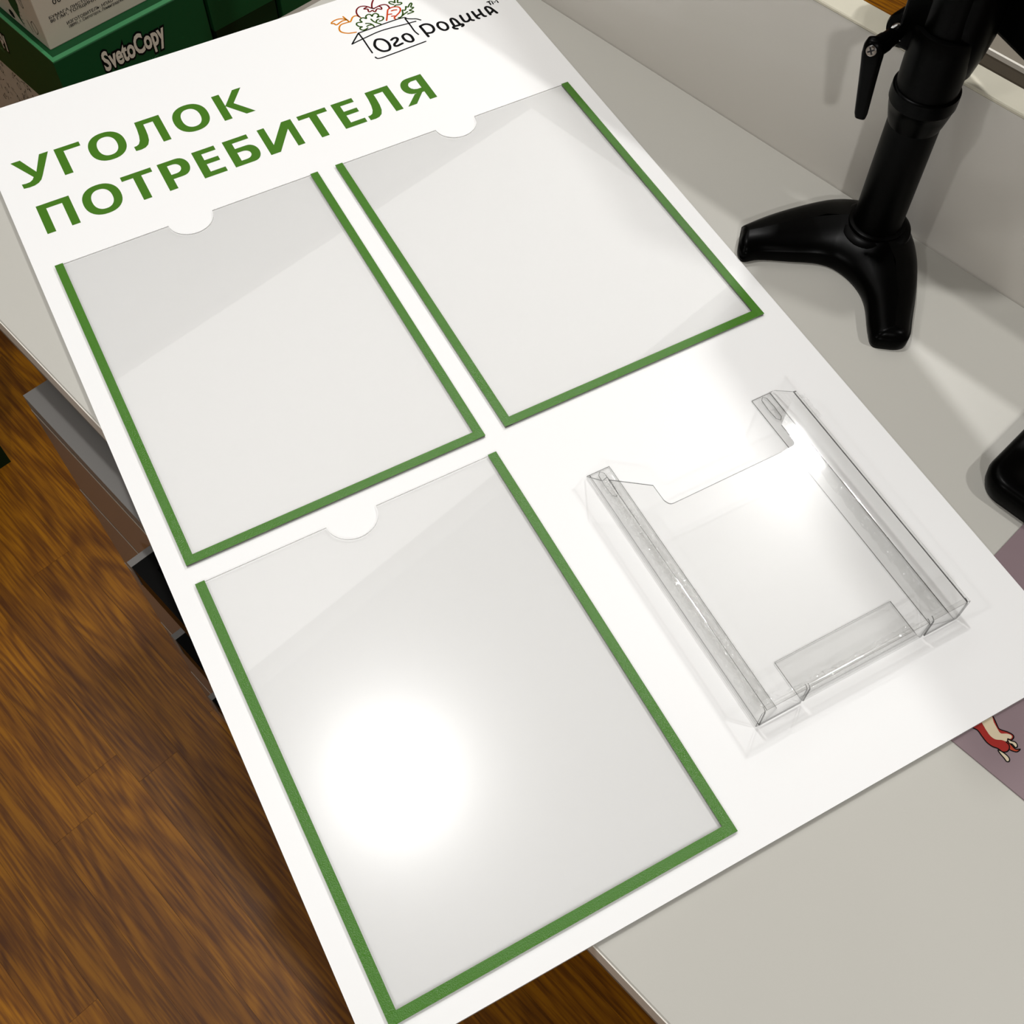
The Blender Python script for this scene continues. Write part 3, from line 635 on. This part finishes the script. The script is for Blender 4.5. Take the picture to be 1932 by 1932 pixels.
# lower carton: pale printed body with a green lid
c1 = empty('paper_carton', (FX + .1055, FY + .16, 0), 'green lidded paper carton with the cream and black logo, below the pale carton', 'carton', 'paper cartons beyond the desk')
def cc(o, e): return under(o, e)
lo = cc(box('body', (FX + .006, FY + .006, .275), (FX + .205, FY + .314, .5480), M_card_w), c1)
lid = cc(box('lid', (FX, FY, .4466), (FX + .211, FY + .320, .5490), M_card_g, bevel=.0008, seg=1), c1)
ce = Vector(c1.location)
# raised rim around the lid top
bm = bmesh.new()
for a, b in (((FX, FY, .549), (FX + .211, FY + .0075, .5505)), ((FX, FY + .3125, .549), (FX + .211, FY + .320, .5505)),
             ((FX, FY + .0075, .549), (FX + .0045, FY + .3125, .5505)), ((FX + .2065, FY + .0075, .549), (FX + .211, FY + .3125, .5505))):
    r = bmesh.ops.create_cube(bm, size=1)
    for v in r['verts']: v.co = Vector(((a[0] + b[0]) / 2 + v.co.x * (b[0] - a[0]), (a[1] + b[1]) / 2 + v.co.y * (b[1] - a[1]), (a[2] + b[2]) / 2 + v.co.z * (b[2] - a[2]))) - ce
from_bm('lid_rim', bm, M_card_gl, c1)
def shifted(M, e): return Matrix.Translation(-Vector(e.location)) @ M
text_mesh('printed_logo', LOGO, .0330, .0875, M_black_ink, c1, shifted(front_frame(.3710, FY, .4985), c1), offset=.11, lift=.0003)
text_mesh('printed_logo', LOGO, .0330, .0875, M_cream, c1, shifted(front_frame(.3710, FY, .4985), c1), offset=.032, lift=.0006)
text_mesh('printed_logo', LOGO, .0330, .0875, M_black_ink, c1, shifted(left_frame(FX, 1.0145, .4890), c1), offset=.11, lift=.0003)
text_mesh('printed_logo', LOGO, .0330, .0875, M_cream, c1, shifted(left_frame(FX, 1.0145, .4890), c1), offset=.032, lift=.0006)
text_mesh('printed_word', 'CLASSIC', .0048, .040, M_card_gl, c1, shifted(front_frame(.4030, FY, .4880), c1), lift=.0003)
text_mesh('printed_word', 'CLASSIC', .0048, .040, M_card_gl, c1, shifted(left_frame(FX, .9900, .4780), c1), lift=.0003)
d = doodles(c1, FX + .006 - c1.location.x, .93 - c1.location.y, 1.10 - c1.location.y, .34, .44, 90, 3)
# bottom carton of the stack on the floor
c0 = empty('paper_carton', (FX + .1055, FY + .16, 0), 'lowest pale paper carton of the stack, standing on the wooden floor', 'carton', 'paper cartons beyond the desk')
cc(box('body', (FX + .006, FY + .006, 0), (FX + .205, FY + .314, .272), M_card_w), c0)
cc(box('lid', (FX, FY, .172), (FX + .211, FY + .320, .2745), M_card_g), c0)
# top carton
TX, TY = .3225, .8131
c2 = empty('paper_carton', (TX + .095, TY + .14, .549), 'pale paper carton with black lettering on top of the green lidded one', 'carton', 'paper cartons beyond the desk')
cc(box('body', (TX, TY, .549), (TX + .190, TY + .285, .815), M_card_w, bevel=.0012, seg=2), c2)
cc(box('lid', (TX - .005, TY - .005, .725), (TX + .195, TY + .290, .820), M_card_g), c2)
def line(txt, x, z, h, wd, m=None):
    text_mesh('printed_text', txt, h, wd, m or M_black_ink, c2, shifted(front_frame(x, TY, z), c2), offset=.012, lift=.0003)
line('БУМАГА ЛИСТОВАЯ ДЛЯ ОФИСНОЙ ТЕХНИКИ', .3352, .5838, .0052, .150)
line('80 Г/М², ТОЛЩИНА 104 МКМ', .3352, .5790, .0047, .092)
line('ИЗГОТОВИТЕЛЬ: НПАО', .3533, .5686, .0040, .0640)
line('188991, г. Светогорск, Ленинградская обл.', .3546, .5628, .0048, .0880)
for x in (.346, .352, .360, .366, .374, .380):
    text_mesh('printed_text', 'о', .006, .0045, M_black_ink, c2, shifted(front_frame(x, TY, .5985), c2), offset=.012, lift=.0003)
text_mesh('printed_text', 'e', .0085, .0095, M_black_ink, c2, shifted(left_frame(TX, .8990, .5535), c2), offset=.04, lift=.0003)
gp = [(.8660, .5530), (.8700, .5650), (.8620, .5850), (.8640, .6100), (.8800, .6100), (.8900, .5900), (.8860, .5720)]
o = outline_mesh('printed_patch', [[[(y - c2.location.y, z - c2.location.z) for y, z in gp]]], 0, M_card_g, c2)
for v in o.data.vertices: v.co = Vector((TX - .0002 - c2.location.x, v.co.x, v.co.y))
S_ = [[(.8640, .5590 + .0050 * k), (.8660, .5590 + .0050 * k)] for k in range(9)]
S_ += [[(.8300, .5660), (.8350, .5760), (.8420, .5700), (.8370, .5590), (.8300, .5660)], [(.8460, .5570), (.8520, .5700)], [(.8500, .5880), (.8530, .5960), (.8480, .5980), (.8460, .5900), (.8500, .5880)], [(.8450, .5980), (.8480, .6040)]]
o = ribbons('printed_doodles', [[(y - c2.location.y, z - c2.location.z) for y, z in s] for s in S_], .0009, 0, M_black_ink, c2, 3)
for v in o.data.vertices: v.co = Vector((TX - .0002 - c2.location.x - abs(v.co.z), v.co.x, v.co.y))
# darker narrow cartons to the right of the stack
def plain(x0, x1, y, z0, zl, z1, label, name='paper_carton'):
    e = empty(name, ((x0 + x1) / 2, y + .12, z0), label, 'carton', 'dark green cartons')
    cc(box('body', (x0 + .003, y + .004, z0), (x1 - .003, y + .24, z1 - .003), M_card_dk), e)
    cc(box('lid', (x0, y, zl), (x1, y + .244, z1), M_card_g, bevel=.0006, seg=1), e); return e
plain(.5286, .6310, FY, 0, .4815, .600, 'narrow dark green carton right beside the stack with the logo')
plain(.6345, .7350, FY, 0, .300, .560, 'narrow dark green carton farthest right, next to the end of the desk')
e = plain(-.186, .0247, FY, 0, .17, .2745, 'lower black green carton at the left edge, its corner on the wooden floor')
e = plain(-.186, .0247, FY, .2746, .45, .549, 'upper black green carton of the stack at the left edge')
